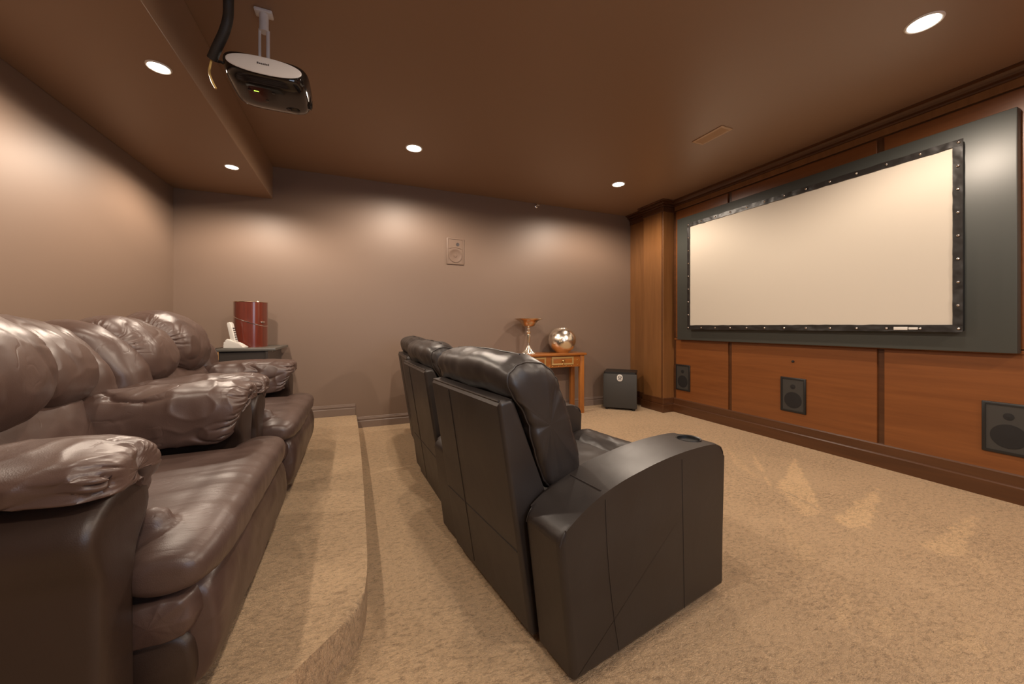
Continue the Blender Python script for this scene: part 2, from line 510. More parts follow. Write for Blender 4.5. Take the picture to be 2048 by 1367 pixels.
TRI_PX = [((1590,915),(1555,975),(1632,1010),1.),((1590,915),(1632,1010),(1648,1025),1.),((1555,975),(1610,1035),(1648,1025),.8),
          ((1500,893),(1535,955),(1548,990),.7),((1500,893),(1510,930),(1535,955),.6),
          ((1758,972),(1668,1040),(1745,1050),1.),((1668,1040),(1700,1058),(1745,1050),.9),
          ((1957,1027),(1838,1090),(1925,1115),.8),((1838,1090),(1880,1110),(1925,1115),.7),
          ((1975,1095),(1925,1125),(1990,1160),.3),((1450,890),(1470,930),(1520,960),.4),
          ((1690,1170),(1660,1245),(1715,1250),.4),((1770,1205),(1755,1270),(1800,1270),.4),
          ((1950,1240),(1870,1310),(1965,1300),.4),((1545,1020),(1600,1130),(1640,1110),.3)]
def px_floor(u, v):
    r = (u - 1024)/FPX
    k = HC*FPX/(v - 652.0)
    return (k*(math.sin(YAW) + math.cos(YAW)*r), k*(math.cos(YAW) - math.sin(YAW)*r))
for a, b, c, s in TRI_PX: NAP.append(((px_floor(*a), px_floor(*b), px_floor(*c)), s))
floor()

struct('ceiling', B(XL - .1, XR + .15, YN - .1, YB + .1, CEIL, CEIL + .12), M['ceil'])
struct('wall_back', B(XL - .1, XR + .15, YB, YB + .12, 0, CEIL), M['wall'])
struct('wall_left', B(XL - .12, XL, YN - .1, YB, 0, CEIL), M['wall'])
struct('wall_near', B(XL, XR + .15, YN - .12, YN, 0, CEIL), M['wall'])
struct('wall_right', B(XR + .012, XR + .15, YN, YB, 0, CEIL), M['wood_d'])
SX = -.785
struct('ceiling_soffit', B(XL, SX, YN, YB, SOFF, CEIL, bev=.004), M['ceil'])

# carpeted riser under the brown recliners, edge curving away at the near end
PZ = .147
pts = spline([(-.012, YB), (.012, 3.6), (.028, 2.8), (.036, 2.1), (.037, 1.66), (.031, 1.51), (.016, 1.41), (-.015, 1.345), (-.065, 1.285), (-.13, 1.215), (-.24, 1.10), (-.40, .94),
              (-.56, .78), (-.64, .56), (-.66, .2), (-.66, -.6)], 90, closed=False)
outl = [(q[0], q[1]) for q in pts] + [(XL, -.6), (XL, YB)]
bm = PR(outl, 0, PZ, 'z')
top = [f for f in bm.faces if f.normal.z > .9 or all(abs(v.co.z - PZ) < 1e-5 for v in f.verts)]
es = [e for f in top for e in f.edges if not (abs(e.verts[0].co.x - XL) < 1e-4 and abs(e.verts[1].co.x - XL) < 1e-4)]
bmesh.ops.bevel(bm, geom=es, offset=.022, segments=4, profile=.5, affect='EDGES')
struct('floor_riser', bm, M['carpet_step'], smooth=True)

# skirting on the back wall: one run on the floor, one on the riser
def skirt_profile(y, z0):
    h = .118
    return [(y, z0), (y-.016, z0), (y-.016, z0+.070), (y-.011, z0+.076), (y-.011, z0+.084), (y-.016, z0+.088), (y-.015, z0+.100), (y-.007, z0+.106), (y-.007, z0+.112), (y, z0+h)]
def skirt(name, x0, x1, z0):
    bm = bmesh.new(); p = skirt_profile(YB, z0)
    A = [bm.verts.new((x0, a, b)) for a, b in p]; Bv = [bm.verts.new((x1, a, b)) for a, b in p]
    n = len(p); bm.faces.new(A); bm.faces.new(Bv[::-1])
    for i in range(n): bm.faces.new((A[i], Bv[i], Bv[(i+1) % n], A[(i+1) % n]))
    return struct(name, bm, M['basetrim'])
skirt('baseboard_back', -.005, 3.56, 0)
skirt('baseboard_riser', XL, -.022, PZ)

# assumed window, unseen behind the camera, glows to add cool light on the leather
WX0, WX1, WZ0, WZ1 = .35, 1.75, 1.05, 2.05
wn = bmesh.new()
box(wn, WX0 - .07, WX1 + .07, YN, YN + .03, WZ0 - .07, WZ0, bev=.003); box(wn, WX0 - .07, WX1 + .07, YN, YN + .03, WZ1, WZ1 + .07, bev=.003)
box(wn, WX0 - .07, WX0, YN, YN + .03, WZ0, WZ1, bev=.003); box(wn, WX1, WX1 + .07, YN, YN + .03, WZ0, WZ1, bev=.003)
box(wn, (WX0 + WX1)/2 - .02, (WX0 + WX1)/2 + .02, YN, YN + .025, WZ0, WZ1, bev=.003)
assumed_win = struct('assumed_window_1', wn, M['basetrim'])
obj('assumed_pane', B(WX0, WX1, YN + .004, YN + .010, WZ0, WZ1), M['assumed_pane'], assumed_win, smooth=False)  # emissive sheet filling the assumed window

# ------------------------------------------------------------------ panelled screen wall
ys = [YN + .02, -.97, .31, 1.59, 2.87, 3.64]
k = 1
GAP = .022
for y0, y1 in zip(ys, ys[1:]):
    for z0, z1 in ((.175, .925), (.955, 2.57)):
        struct('trim_%d' % k, B(XR - .006, XR + .012, y0 + GAP, y1 - GAP, z0, z1, bev=.004), M['wood_h']); k += 1
# ledge below the upper panels, frieze and the two step base
struct('trim_%d' % k, B(XR - .012, XR + .012, YN, 3.64, .925, .95, bev=.004), M['wood_h']); k += 1
struct('trim_%d' % k, B(XR - .010, XR + .012, YN, 3.64, 2.582, 2.645, bev=.003), M['wood_v']); k += 1
bprof = [(XR+.012, 0), (XR-.030, 0), (XR-.030, .098), (XR-.024, .106), (XR-.014, .108), (XR-.014, .170), (XR-.008, .180), (XR+.012, .182)]
def run_profile(name, prof, y0, y1, m):
    return struct(name, PR(prof, y0, y1, 'y'), m)
run_profile('baseboard_right', bprof, YN, 3.645, M['wood_d'])
cprof = [(XR+.012, CEIL), (XR-.085, CEIL), (XR-.085, CEIL-.012), (XR-.070, CEIL-.018), (XR-.055, CEIL-.032), (XR-.045, CEIL-.046), (XR-.020, CEIL-.052), (XR-.018, CEIL-.062), (XR-.010, CEIL-.066), (XR+.012, CEIL-.068)]
run_profile('trim_%d' % k, cprof, YN, 3.66, M['wood_d']); k += 1
# pilaster in the corner
PX, PY0, PY1 = XR - .175, 3.665, 4.02
struct('trim_%d' % k, B(PX, XR + .01, PY0, PY1, 0, 2.60, bev=.004), M['wood_v']); k += 1
struct('trim_%d' % k, B(PX + .07, XR + .01, PY1, YB, 0, 2.60, bev=.004), M['wood_v']); k += 1
struct('trim_%d' % k, B(PX - .006, PX + .01, PY0 + .008, PY0 + .020, .18, 2.58), M['wood_d']); k += 1
def corner_wrap(name, steps, m, up=True):
    bm = bmesh.new()
    for d, z0, z1 in steps:
        box(bm, PX - d, XR + .01, PY0 - d, PY1 + d*.3, z0, z1, bev=.004)
        box(bm, PX + .07 - d, XR + .01, PY1 + d*.3, YB, z0, z1, bev=.004)
    return struct(name, bm, m)
corner_wrap('trim_%d' % k, [(.034, 0, .10), (.018, .10, .178)], M['wood_d']); k += 1
corner_wrap('trim_%d' % k, [(.012, 2.57, 2.632), (.03, 2.632, 2.655), (.055, 2.655, 2.682), (.085, 2.682, CEIL)], M['wood_d']); k += 1

# ------------------------------------------------------------------ screen on its dark board
BX = 3.715
bd = obj('screen_backboard', B(BX, XR - .012, .917, 3.535, .932, 2.44, bev=.006), M['board'])
tag(bd, 'large charcoal painted board on the wood wall, framing the projection screen', 'board')

sc = thing('projection_screen', 'wide pale projection screen with black snapped-on border on the charcoal board', 'screen', (BX, 2.22, 1.06))
def SL(y, z): return (y - 2.22, z - 1.06)
y0, y1, z0, z1 = 1.12, 3.325, 1.062, 2.33
iy0, iy1, iz0, iz1 = 1.166, 3.288, 1.112, 2.285
a = SL(iy0, iz0); b_ = SL(iy1, iz1)
obj('screen_fabric', B(-.052, -.046, a[0] - .01, b_[0] + .01, a[1] - .01, b_[1] + .01), M['screen'], sc, smooth=False)
def border(ya, yb, za, zb, n, m, seed):
    bm = bmesh.new(); g = []
    for i in range(n + 1):
        row = []
        for j in range(m + 1):
            y = ya + (yb - ya)*i/n; z = za + (zb - za)*j/m
            c = SL(y, z)
            wv = noise.noise((y*16 + seed, z*16, seed)) * .004 + noise.noise((y*45, z*45, seed)) * .0012
            edge = 0 if 0 < j < m and 0 < i < n else .2
            jit = .004*noise.noise((y*14, z*14, seed + 3)) if (i in (0, n) or j in (0, m)) else 0
            row.append(bm.verts.new((-.060 + wv*(1 - edge), c[0] + jit*.3, c[1] + (jit if zb - za < .1 else 0))))
        g.append(row)
    for i in range(n):
        for j in range(m): bm.faces.new((g[i][j], g[i+1][j], g[i+1][j+1], g[i][j+1]))
    r = bmesh.ops.extrude_face_region(bm, geom=list(bm.faces))
    for v in [q for q in r['geom'] if isinstance(q, bmesh.types.BMVert)]: v.co.x += .006
    return bm
bo = bmesh.new()
for args in ((y0, y1, z0, iz0, 220, 8, 1), (y0, y1, iz1, z1, 220, 8, 2), (y0, iy0, iz0 - .002, iz1 + .002, 8, 130, 3), (iy1, y1, iz0 - .002, iz1 + .002, 8, 130, 4)):
    q = border(*args); t_ = bpy.data.meshes.new('t'); q.to_mesh(t_); q.free(); bo.from_mesh(t_); bpy.data.meshes.remove(t_)
brd = obj('border', bo, M['vinyl'], sc)
fr = bmesh.new()
for q in ((y0+.01, y1-.01, z0+.01, z0+.04), (y0+.01, y1-.01, z1-.04, z1-.01)):
    c0 = SL(q[0], q[2]); c1 = SL(q[1], q[3]); box(fr, -.046, 0, c0[0], c1[0], c0[1], c1[1])
for q in ((y0+.01, y0+.04, z0+.04, z1-.04), (y1-.04, y1-.01, z0+.04, z1-.04)):
    c0 = SL(q[0], q[2]); c1 = SL(q[1], q[3]); box(fr, -.046, 0, c0[0], c1[0], c0[1], c1[1])
obj('support_frame', fr, M['blackp'], sc, smooth=False)
def snap(y, z):
    c = SL(y, z)
    bm = bmesh.new()
    lathe(bm, [(0, .0075), (.004, .007), (.0075, .004), (.009, 0)], 14)
    bmesh.ops.rotate(bm, verts=bm.verts, cent=(0, 0, 0), matrix=Matrix.Rotation(-PI/2, 3, 'Y'))
    bmesh.ops.translate(bm, verts=bm.verts, vec=(-.0625, c[0], c[1]))
    obj('snap', bm, M['chrome'], sc)
for i in range(13):
    y = y0 + .018 + (y1 - y0 - .036)*i/12
    snap(y, z0 + .022); snap(y, z1 - .020)
for j in range(1, 8):
    z = z0 + .022 + (z1 - z0 - .042)*j/8
    snap(y0 + .020, z); snap(y1 - .020, z)
for ya, yb in ((1.383, 1.458), (1.330, 1.378)):
    c0 = SL(ya, 1.073); c1 = SL(yb, 1.095)
    obj('name_plate', B(-.069, -.060, c0[0], c1[0], c0[1] + (.003 if yb < 1.38 else 0), c1[1] - (.003 if yb < 1.38 else 0), bev=.002), M['white'], sc)

# ------------------------------------------------------------------ in-wall speakers under the screen
def panel_speaker(y, label, w_=.22, h=.325):
    t = thing('wall_speaker', label, 'speaker', (XR - .006, y, .292), 0, 'dark in-wall speakers under the screen')
    bm = B(-.014, 0, -w_/2, w_/2, 0, h, bev=.005)
    bm = cut(bm, B(-.03, -.006, -w_/2+.018, w_/2-.018, .018, h-.018))
    obj('frame', bm, M['blackp'], t)
    g = obj('grille', B(-.0095, -.004, -w_/2+.017, w_/2-.017, .017, h-.017), M['grille'], t, smooth=False)
    def disc(r, z, y_=0):
        bm = LT([(r, 0), (r*1.0, .002), (r*.85, .0025), (r*.25, .001), (0, .003)], 36)
        bmesh.ops.rotate(bm, verts=bm.verts, cent=(0, 0, 0), matrix=Matrix.Rotation(-PI/2, 3, 'Y'))
        bmesh.ops.translate(bm, verts=bm.verts, vec=(-.0095, y_, z)); return bm
    obj('woofer', disc(.075, .115), M['hole'], t)
    obj('tweeter', disc(.022, .240), M['hole'], t)
    return t
panel_speaker(3.503, 'dark rectangular wall speaker in the wood panel beside the corner pilaster')
panel_speaker(2.22, 'dark rectangular wall speaker below the small sensor in the middle of the wood wall')
panel_speaker(.965, 'dark rectangular wall speaker cut off by the right edge of the photo')
sn = LT([(.011, 0), (.011, .008), (.008, .014), (0, .016)], 20)
bmesh.ops.rotate(sn, verts=sn.verts, cent=(0, 0, 0), matrix=Matrix.Rotation(-PI/2, 3, 'Y'))
tag(obj('remote_sensor', sn, M['blackp'], loc=(XR - .006, 2.222, .769)), 'tiny black round sensor on the wood panel under the screen', 'sensor')

# ------------------------------------------------------------------ back wall speaker and sprinkler
t = thing('wall_speaker', 'taupe painted in-wall speaker high on the plain back wall', 'speaker', (1.078, YB, 1.835))
bm = B(-.105, .105, -.014, 0, 0, .315, bev=.006)
bm = cut(bm, B(-.088, .088, -.03, -.007, .016, .299))
obj('frame', bm, M['wall'], t)
obj('baffle', B(-.088, .088, -.009, -.003, .016, .299), M['wall'], t, smooth=False)
def ydisc(prof, x, z, y):
    bm = LT(prof, 40)
    bmesh.ops.rotate(bm, verts=bm.verts, cent=(0, 0, 0), matrix=Matrix.Rotation(PI/2, 3, 'X'))
    bmesh.ops.translate(bm, verts=bm.verts, vec=(x, y, z)); return bm
M['wall_d'] = mat('taupe_speaker_cone', (.17, .11, .078), .6)
obj('woofer', ydisc([(.080, 0), (.080, .006), (.070, .006), (.062, .001), (.02, -.001 + .002), (.018, .004), (0, .006)], 0, .105, -.009), M['wall_d'], t)
obj('tweeter', ydisc([(.020, 0), (.020, .003), (.014, .001), (0, .004)], .028, .240, -.009), M['dkgrey'], t)
obj('waveguide_lip', T([(-.07 + .14*i/12, -.011, .190 + .012*math.sin(PI*i/12)) for i in range(13)], .0035, 8), M['wall'], t)

t = thing('sprinkler_head', 'small chrome sidewall sprinkler at the top of the back wall', 'sprinkler', (2.155, YB, 2.665))
obj('escutcheon', ydisc([(.022, 0), (.022, .003), (.012, .008), (0, .008)], 0, 0, 0), M['chrome'], t)
bm = T([(0, -.006, 0), (0, -.05, 0)], .006, 10); tube(bm, [(-.012, -.03, 0), (-.012, -.055, 0)], .003, 8); tube(bm, [(.012, -.03, 0), (.012, -.055, 0)], .003, 8)
obj('nozzle', bm, M['chrome'], t)
obj('deflector', B(-.017, .017, -.060, -.054, -.012, .012, bev=.002), M['chrome'], t)

# ------------------------------------------------------------------ ceiling vent
t = thing('ceiling_vent', 'narrow beige air vent in the ceiling near the screen wall', 'vent', (2.745, 2.245, CEIL))
bm = B(-.065, .065, -.145, .145, -.006, 0, bev=.003)
bm = cut(bm, B(-.045, .045, -.125, .125, -.02, .02))
obj('frame', bm, M['vent'], t)
obj('duct_back', B(-.046, .046, -.126, .126, -.002, -.0005), M['hole'], t, smooth=False)
for i in range(5):
    x = -.034 + .017*i
    bm = B(-.007, .007, -.125, .125, -.0008, .0008)
    bmesh.ops.rotate(bm, verts=bm.verts, cent=(0, 0, 0), matrix=Matrix.Rotation(.5, 3, 'Y'))
    bmesh.ops.translate(bm, verts=bm.verts, vec=(x, 0, -.0045))
    obj('slat', bm, M['vent'], t, smooth=False)

# ------------------------------------------------------------------ projector
t = thing('projector', 'glossy black ceiling projector with a pale oval side plate, hung near the soffit', 'projector', (-.40, 2.19, 2.30))
def rbox(sx, sy, sz, e1, e2, n=48, m=32, taper=0):
    bm = bmesh.new(); rings = []
    sg = lambda v, p: math.copysign(abs(v)**p, v)
    for i in range(m + 1):
        ph = -PI/2 + PI*i/m
        ring = []
        for k in range(n):
            th = 2*PI*k/n
            c = max(abs(math.cos(ph)), 1e-4)**e1
            z = sg(math.sin(ph), e1)
            x = c*sg(math.cos(th), e2); y = c*sg(math.sin(th), e2)
            ring.append(bm.verts.new((x*sx, y*sy, z*sz)))
        rings.append(ring)
    for A, Bq in zip(rings, rings[1:]):
        for k in range(n): bm.faces.new((A[k], A[(k+1) % n], Bq[(k+1) % n], Bq[k]))
    bm.faces.new(rings[0][::-1]); bm.faces.new(rings[-1])
    return bm
bm = rbox(.185, .165, .062, .45, .42, 64, 32)
for v in bm.verts:
    f = (v.co.z + .062)/.124
    v.co.x *= .86 + .14*f; v.co.y *= .90 + .10*f
obj('housing', bm, M['gloss'], t, angle=80)
bm = rbox(.150, .006, .040, .9, .9, 48, 20)
bmesh.ops.translate(bm, verts=bm.verts, vec=(.004, -.164, .000))
pl = obj('side_plate', bm, M['grey'], t, angle=80)
lg = bmesh.new()
for i, (x, w_, h) in enumerate(((-.022, .006, .008), (-.014, .005, .006), (-.007, .005, .006), (0, .005, .006), (.007, .005, .007), (.014, .005, .006), (.021, .003, .009))):
    box(lg, x - w_/2, x + w_/2, -.1715, -.1695, .001, .001 + h)
obj('emblem', lg, M['dkgrey'], pl, smooth=False)
# lens towards the screen, controls on the underside
bm = LT([(.042, 0), (.044, .018), (.036, .022), (.032, .012), (0, .016)], 40)
bmesh.ops.rotate(bm, verts=bm.verts, cent=(0, 0, 0), matrix=Matrix.Rotation(PI/2, 3, 'Y'))
bmesh.ops.translate(bm, verts=bm.verts, vec=(.152, .06, .0))
obj('lens', bm, M['gloss'], t)
bm = LT([(.034, 0), (.034, -.006), (.028, -.009), (0, -.009)], 36, (.085, .075, -.055))
obj('adjustment_dial', bm, M['gloss'], t)
obj('indicator_light', B(-.062, -.042, -.052, -.046, -.063, -.060, bev=.001), M['led'], t)
for x, y in ((-.08, -.05), (-.02, .02), (.02, -.06)):
    obj('button', LT([(.007, 0), (.007, -.003), (0, -.004)], 16, (x, y, -.060)), M['blackp'], t)
obj('feet_plate', B(-.06, .06, -.05, .10, .055, .075, bev=.004), M['blackp'], t)

t = thing('projector_mount', 'light grey ceiling bracket with a slotted pole holding the projector', 'mount', (-.44, 2.235, CEIL))
bm = B(-.040, .040, -.026, .026, -.018, 0, bev=.006)
obj('ceiling_plate', bm, M['mountgrey'], t)
bm = T([(0, 0, -.015), (0, 0, -.105)], .021, 20)
obj('upper_post', bm, M['mountgrey'], t)
bm = T([(-.018, 0, -.095), (-.018, 0, -.27)], .0065, 12); tube(bm, [(.018, 0, -.095), (.018, 0, -.27)], .0085, 12)
obj('twin_rods', bm, M['mountgrey'], t)
obj('lower_clamp', B(-.026, .026, -.018, .018, -.325, -.262, bev=.006), M['mountgrey'], t)

# cable from the ceiling box to the projector
def px_at_y(u, v, y):
    r = (u - 1024)/FPX
    d = Vector((math.sin(YAW) + math.cos(YAW)*r, math.cos(YAW) - math.sin(YAW)*r, (652 - v)/FPX))
    k_ = y/d.y
    return Vector((0, 0, HC)) + d*k_
t = thing('cable_box', 'dark junction box on the ceiling above the projector', 'box', (-.50, 1.98, CEIL))
obj('cover', B(-.05, .05, -.06, .085, -.03, 0, bev=.005), M['cable'], t)
cp = [px_at_y(457, -25, 2.0), px_at_y(457, 5, 2.02), px_at_y(456, 35, 2.05), px_at_y(448, 65, 2.07), px_at_y(434, 95, 2.10), px_at_y(424, 118, 2.13)]
cp[0].z = CEIL - .02
cs = spline(cp, 30, closed=False)
t = thing('cable_bundle', 'thick black sleeved cable looping from ceiling to the projector', 'cable', cs[0])
loc = lambda L_: [q - cs[0] for q in L_]
obj('sleeve', T(loc(cs), .020, 14), M['cable'], t)
wp = spline([px_at_y(424, 118, 2.13), px_at_y(421, 128, 2.125), px_at_y(419, 145, 2.12), px_at_y(425, 164, 2.12), px_at_y(432, 177, 2.12)], 24, closed=False)
obj('yellow_wire', T(loc(wp), .0048, 10), M['yellow'], t)
wp = spline([px_at_y(428, 112, 2.13), px_at_y(434, 122, 2.13), px_at_y(442, 124, 2.15), px_at_y(452, 130, 2.16)], 20, closed=False)
obj('black_plug_lead', T(loc(wp), .006, 10), M['cable'], t)

# ------------------------------------------------------------------ console table with goblet and vase
TX0, TX1, TY0, TY1, TH = 1.52, 2.69, 4.0, 4.335, .765
t = thing('console_table', 'honey coloured console table with carved drawers against the back wall', 'table', (TX0, TY0, 0))
W_, D_ = TX1 - TX0, TY1 - TY0
obj('table_top', B(0, W_, 0, D_, TH - .03, TH, bev=.008), M['teak'], t)
for x in (.025, W_ - .08):
    for y in (.025, D_ - .085):
        obj('leg', B(x, x + .055, y, y + .055, 0, TH - .03, bev=.004), M['teak_v'], t)
ap = bmesh.new()
box(ap, .08, W_ - .08, .040, .060, TH - .175, TH - .03, bev=.002)
box(ap, .10, W_ - .10, D_ - .06, D_ - .04, TH - .175, TH - .03, bev=.002)
box(ap, .065, .085, .08, D_ - .08, TH - .175, TH - .03, bev=.002)
box(ap, W_ - .085, W_ - .065, .08, D_ - .08, TH - .175, TH - .03, bev=.002)
obj('apron', ap, M['teak'], t)
for i in range(2):
    x0 = .29 + i*.39; x1 = x0 + .31
    dr = obj('drawer', B(x0 + .022, x1 - .022, .030, .042, TH - .125, TH - .066, bev=.002), M['teak'], t)
    f = bmesh.new()
    za, zb = TH - .145, TH - .045
    box(f, x0, x1, .026, .042, za, za + .02, bev=.002); box(f, x0, x1, .026, .042, zb - .02, zb, bev=.002)
    box(f, x0, x0 + .022, .026, .042, za + .02, zb - .02, bev=.002); box(f, x1 - .022, x1, .026, .042, za + .02, zb - .02, bev=.002)
    obj('inlay_frame', f, M['inlay'], dr)
    kb = LT([(.006, 0), (.006, .010), (.019, .018), (.021, .024), (.014, .034), (0, .037)], 24)
    bmesh.ops.rotate(kb, verts=kb.verts, cent=(0, 0, 0), matrix=Matrix.Rotation(PI/2, 3, 'X'))
    bmesh.ops.translate(kb, verts=kb.verts, vec=((x0 + x1)/2, .030, TH - .096))
    obj('knob', kb, M['brass'], dr)
    kp = LT([(.012, 0), (.014, .004), (0, .010)], 20)
    bmesh.ops.rotate(kp, verts=kp.verts, cent=(0, 0, 0), matrix=Matrix.Rotation(PI/2, 3, 'X'))
    bmesh.ops.translate(kp, verts=kp.verts, vec=((x0 + x1)/2, .027, TH - .138))
    obj('drop_pull', kp, M['brass'], dr)
    for q in (x0 - .030, x0 + .02, x0 + (x1-x0)*.33, x0 + (x1-x0)*.67, x1 - .02):
        st = LT([(.0105, 0), (.008, .005), (0, .008)], 14)
        bmesh.ops.rotate(st, verts=st.verts, cent=(0, 0, 0), matrix=Matrix.Rotation(PI/2, 3, 'X'))
        bmesh.ops.translate(st, verts=st.verts, vec=(q, .040, TH - .161))
        obj('stud', st, M['brass'], t)
for z in (-.09, -.15):
    st = LT([(.0105, 0), (.008, .005), (0, .008)], 14)
    bmesh.ops.rotate(st, verts=st.verts, cent=(0, 0, 0), matrix=Matrix.Rotation(PI/2, 3, 'X'))
    bmesh.ops.translate(st, verts=st.verts, vec=(W_ - .115, .040, TH + z))
    obj('stud', st, M['brass'], t)

t = thing('pedestal_bowl', 'tall silver pedestal bowl with fluted foot on the console table', 'bowl', (1.945, 4.16, TH))
foot = [(0, 0), (.082, 0), (.080, .006), (.060, .022), (.036, .052), (.018, .085), (.012, .10)]
obj('foot', LT(foot, 72, lobes=(18, .05)), M['silver'], t)
obj('stem', LT([(.010, .085), (.014, .10), (.012, .115), (.018, .15), (.026, .21), (.028, .23), (.018, .238), (.024, .25), (.030, .262), (.022, .275), (.014, .285), (.020, .30), (.014, .315), (.026, .335), (.0, .336)], 36), M['silver'], t)
obj('bowl', LT([(.0, .325), (.05, .330), (.080, .345), (.092, .37), (.120, .400), (.172, .424), (.174, .428), (.168, .428), (.115, .408), (.085, .38), (.07, .355), (0, .345)], 56), M['bronze'], t)

t = thing('round_vase', 'round mercury glass vase with flat top on the right end of the console table', 'vase', (2.42, 4.155, TH))
pr = []
for i in range(25):
    a_ = -1.12 + (1.12 + 1.10)*i/24
    pr.append((.178*math.cos(a_), .158 + .168*math.sin(a_)))
pr = [(0, 0.004)] + [(max(pr[0][0], .06), 0)] + pr[1:]
pr += [(.080, .311), (.076, .302), (.06, .26), (0, .20)]
obj('vase_body', LT(pr, 64), M['silver'], t)
face = math.atan2(-4.15, -2.42)
bm = T([(.020*math.cos(a_), .020*math.sin(a_), 0) for a_ in [2*PI*i/24 for i in range(24)]], .0028, 8, closed=True)
tube(bm, [(.036*math.cos(a_), .036*math.sin(a_), -.003) for a_ in [2*PI*i/32 for i in range(32)]], .0022, 8, closed=True)
bmesh.ops.rotate(bm, verts=bm.verts, cent=(0, 0, 0), matrix=Matrix.Rotation(PI/2, 3, 'Y'))
bmesh.ops.translate(bm, verts=bm.verts, vec=(.1765, 0, 0))
bmesh.ops.rotate(bm, verts=bm.verts, cent=(0, 0, 0), matrix=Matrix.Rotation(face, 3, 'Z'))
bmesh.ops.translate(bm, verts=bm.verts, vec=(0, 0, .165))
obj('medallion', bm, M['bronze'], t)

# ------------------------------------------------------------------ subwoofer
ang = math.atan2(-.68, -.73)
sub = thing('subwoofer', 'black floor subwoofer with a white oval badge in the far corner', 'speaker', (3.165, 3.955, 0), math.atan2(.29, -.31) )
# local x along the front face, local y away from the room's middle
sub.rotation_euler = (0, 0, math.atan2(-.29, .31))
obj('cabinet', B(-.20, .20, .03, .37, .025, .475, bev=.012), M['blackp'], sub)
obj('front_grille', B(-.212, .212, 0, .035, .03, .475, bev=.008), M['grille'], sub)
bm = PR([(-.205, .04), (-.190, .015), (.190, .015), (.205, .04), (.205, .365), (-.205, .365)], .475, .500, 'z')
obj('top_plate', bm, M['blackp'], sub, smooth=False)
for x in (-.17, .17):
    for y in (.05, .33):
        obj('foot', LT([(.018, 0), (.022, .012), (.022, .03)], 18, (x, y, 0)), M['blackp'], sub)
def oval(rx, rz, y0_, y1_, n=36, cz=0):
    return PR([(rx*math.copysign(abs(math.cos(2*PI*i/n))**.8, math.cos(2*PI*i/n)), cz + rz*math.copysign(abs(math.sin(2*PI*i/n))**.8, math.sin(2*PI*i/n))) for i in range(n)], y0_, y1_, 'y', bev=.0015)
bdg = obj('badge', oval(.036, .044, -.006, .002, cz=.425), M['white'], sub)
bm = T([(.020*math.cos(2*PI*i/24), -.007, .434 + .017*math.sin(2*PI*i/24)) for i in range(24)], .003, 8, closed=True)
tube(bm, [(-.014, -.007, .430), (-.004, -.007, .436), (.006, -.007, .430), (.015, -.007, .436)], .0025, 8)
for i in range(3): box(bm, -.019 + .014*i, -.009 + .014*i, -.0085, -.006, .398, .408)
obj('badge_mark', bm, M['dkgrey'], bdg)

# ------------------------------------------------------------------ end table in the back left corner
EX0, EX1, EY0, EY1, EH = -1.06, -.645, 3.70, 4.33, .915
t = thing('end_table', 'dark laminate end table with an exposed tan edge behind the far brown recliner', 'table', (EX0, EY0, PZ))
h = EH - PZ; W_ = EX1 - EX0; D_ = EY1 - EY0
obj('table_top', B(-.004, W_, 0, D_, h - .022, h, bev=.003), M['slate'], t)
s1 = obj('side_panel', B(.0, .018, .012, D_ - .01, 0, h - .022), M['laminate'], t, smooth=False)
obj('edge_strip', B(.0, .018, .008, .012, 0, h - .022), M['edge'], s1, smooth=False)
obj('side_panel', B(W_ - .075, W_ - .057, .012, D_ - .01, 0, h - .022), M['laminate'], t, smooth=False)
obj('front_panel', B(.018, W_ - .075, .03, .045, .05, h - .022), M['laminate'], t, smooth=False)
obj('back_panel', B(.018, W_ - .075, D_ - .03, D_ - .012, .05, h - .022), M['laminate'], t, smooth=False)
obj('top_screw', LT([(.006, 0), (.006, -.006), (0, -.008)], 12, (W_ - .03, .03, h - .022)), M['chrome'], t)

t = thing('lacquer_canister', 'tall red lacquered canister with diagonal seam on the end table', 'canister', (-.895, 4.02, EH), .35)
R_ = .128
def wav(a_, r=R_): return r*(1 + .035*math.cos(5*a_))
def canister(z_lo, z_hi, fn_lo, fn_hi):
    bm = bmesh.new(); n = 90; rings = []
    for q in (0, 1):
        rings.append([bm.verts.new((wav(2*PI*k_/n)*math.cos(2*PI*k_/n), wav(2*PI*k_/n)*math.sin(2*PI*k_/n), (fn_hi if q else fn_lo)(2*PI*k_/n))) for k_ in range(n)])
    for k_ in range(n): bm.faces.new((rings[0][k_], rings[0][(k_+1) % n], rings[1][(k_+1) % n], rings[1][k_]))
    bm.faces.new(rings[0][::-1]); bm.faces.new(rings[1])
    return bm
# the seam slopes down to the right as seen from the room
seam = lambda a_: .235 - .050*math.cos(a_ + .35 - (-.22))
obj('canister_body', canister(0, 0, lambda a_: 0, lambda a_: seam(a_) - .002), M['lacq'], t, angle=30)
obj('canister_lid', canister(0, 0, lambda a_: seam(a_) + .002, lambda a_: .40), M['lacq'], t, angle=30)
bm = T([(wav(2*PI*k_/60, R_*.995)*math.cos(2*PI*k_/60), wav(2*PI*k_/60, R_*.995)*math.sin(2*PI*k_/60), seam(2*PI*k_/60)) for k_ in range(60)], .0035, 8, closed=True)
obj('seam_band', bm, M['chrome'], t)
bm = T([(wav(2*PI*k_/60, R_*.995)*math.cos(2*PI*k_/60), wav(2*PI*k_/60, R_*.995)*math.sin(2*PI*k_/60), .401) for k_ in range(60)], .003, 8, closed=True)
obj('rim', bm, M['bronze'], t)
bm = rbox(.020, .010, .007, .6, .6, 20, 12)
a_ = -.95
bmesh.ops.rotate(bm, verts=bm.verts, cent=(0, 0, 0), matrix=Matrix.Rotation(a_ + PI/2, 3, 'Z'))
bmesh.ops.translate(bm, verts=bm.verts, vec=(R_*1.03*math.cos(a_), R_*1.03*math.sin(a_), .222))
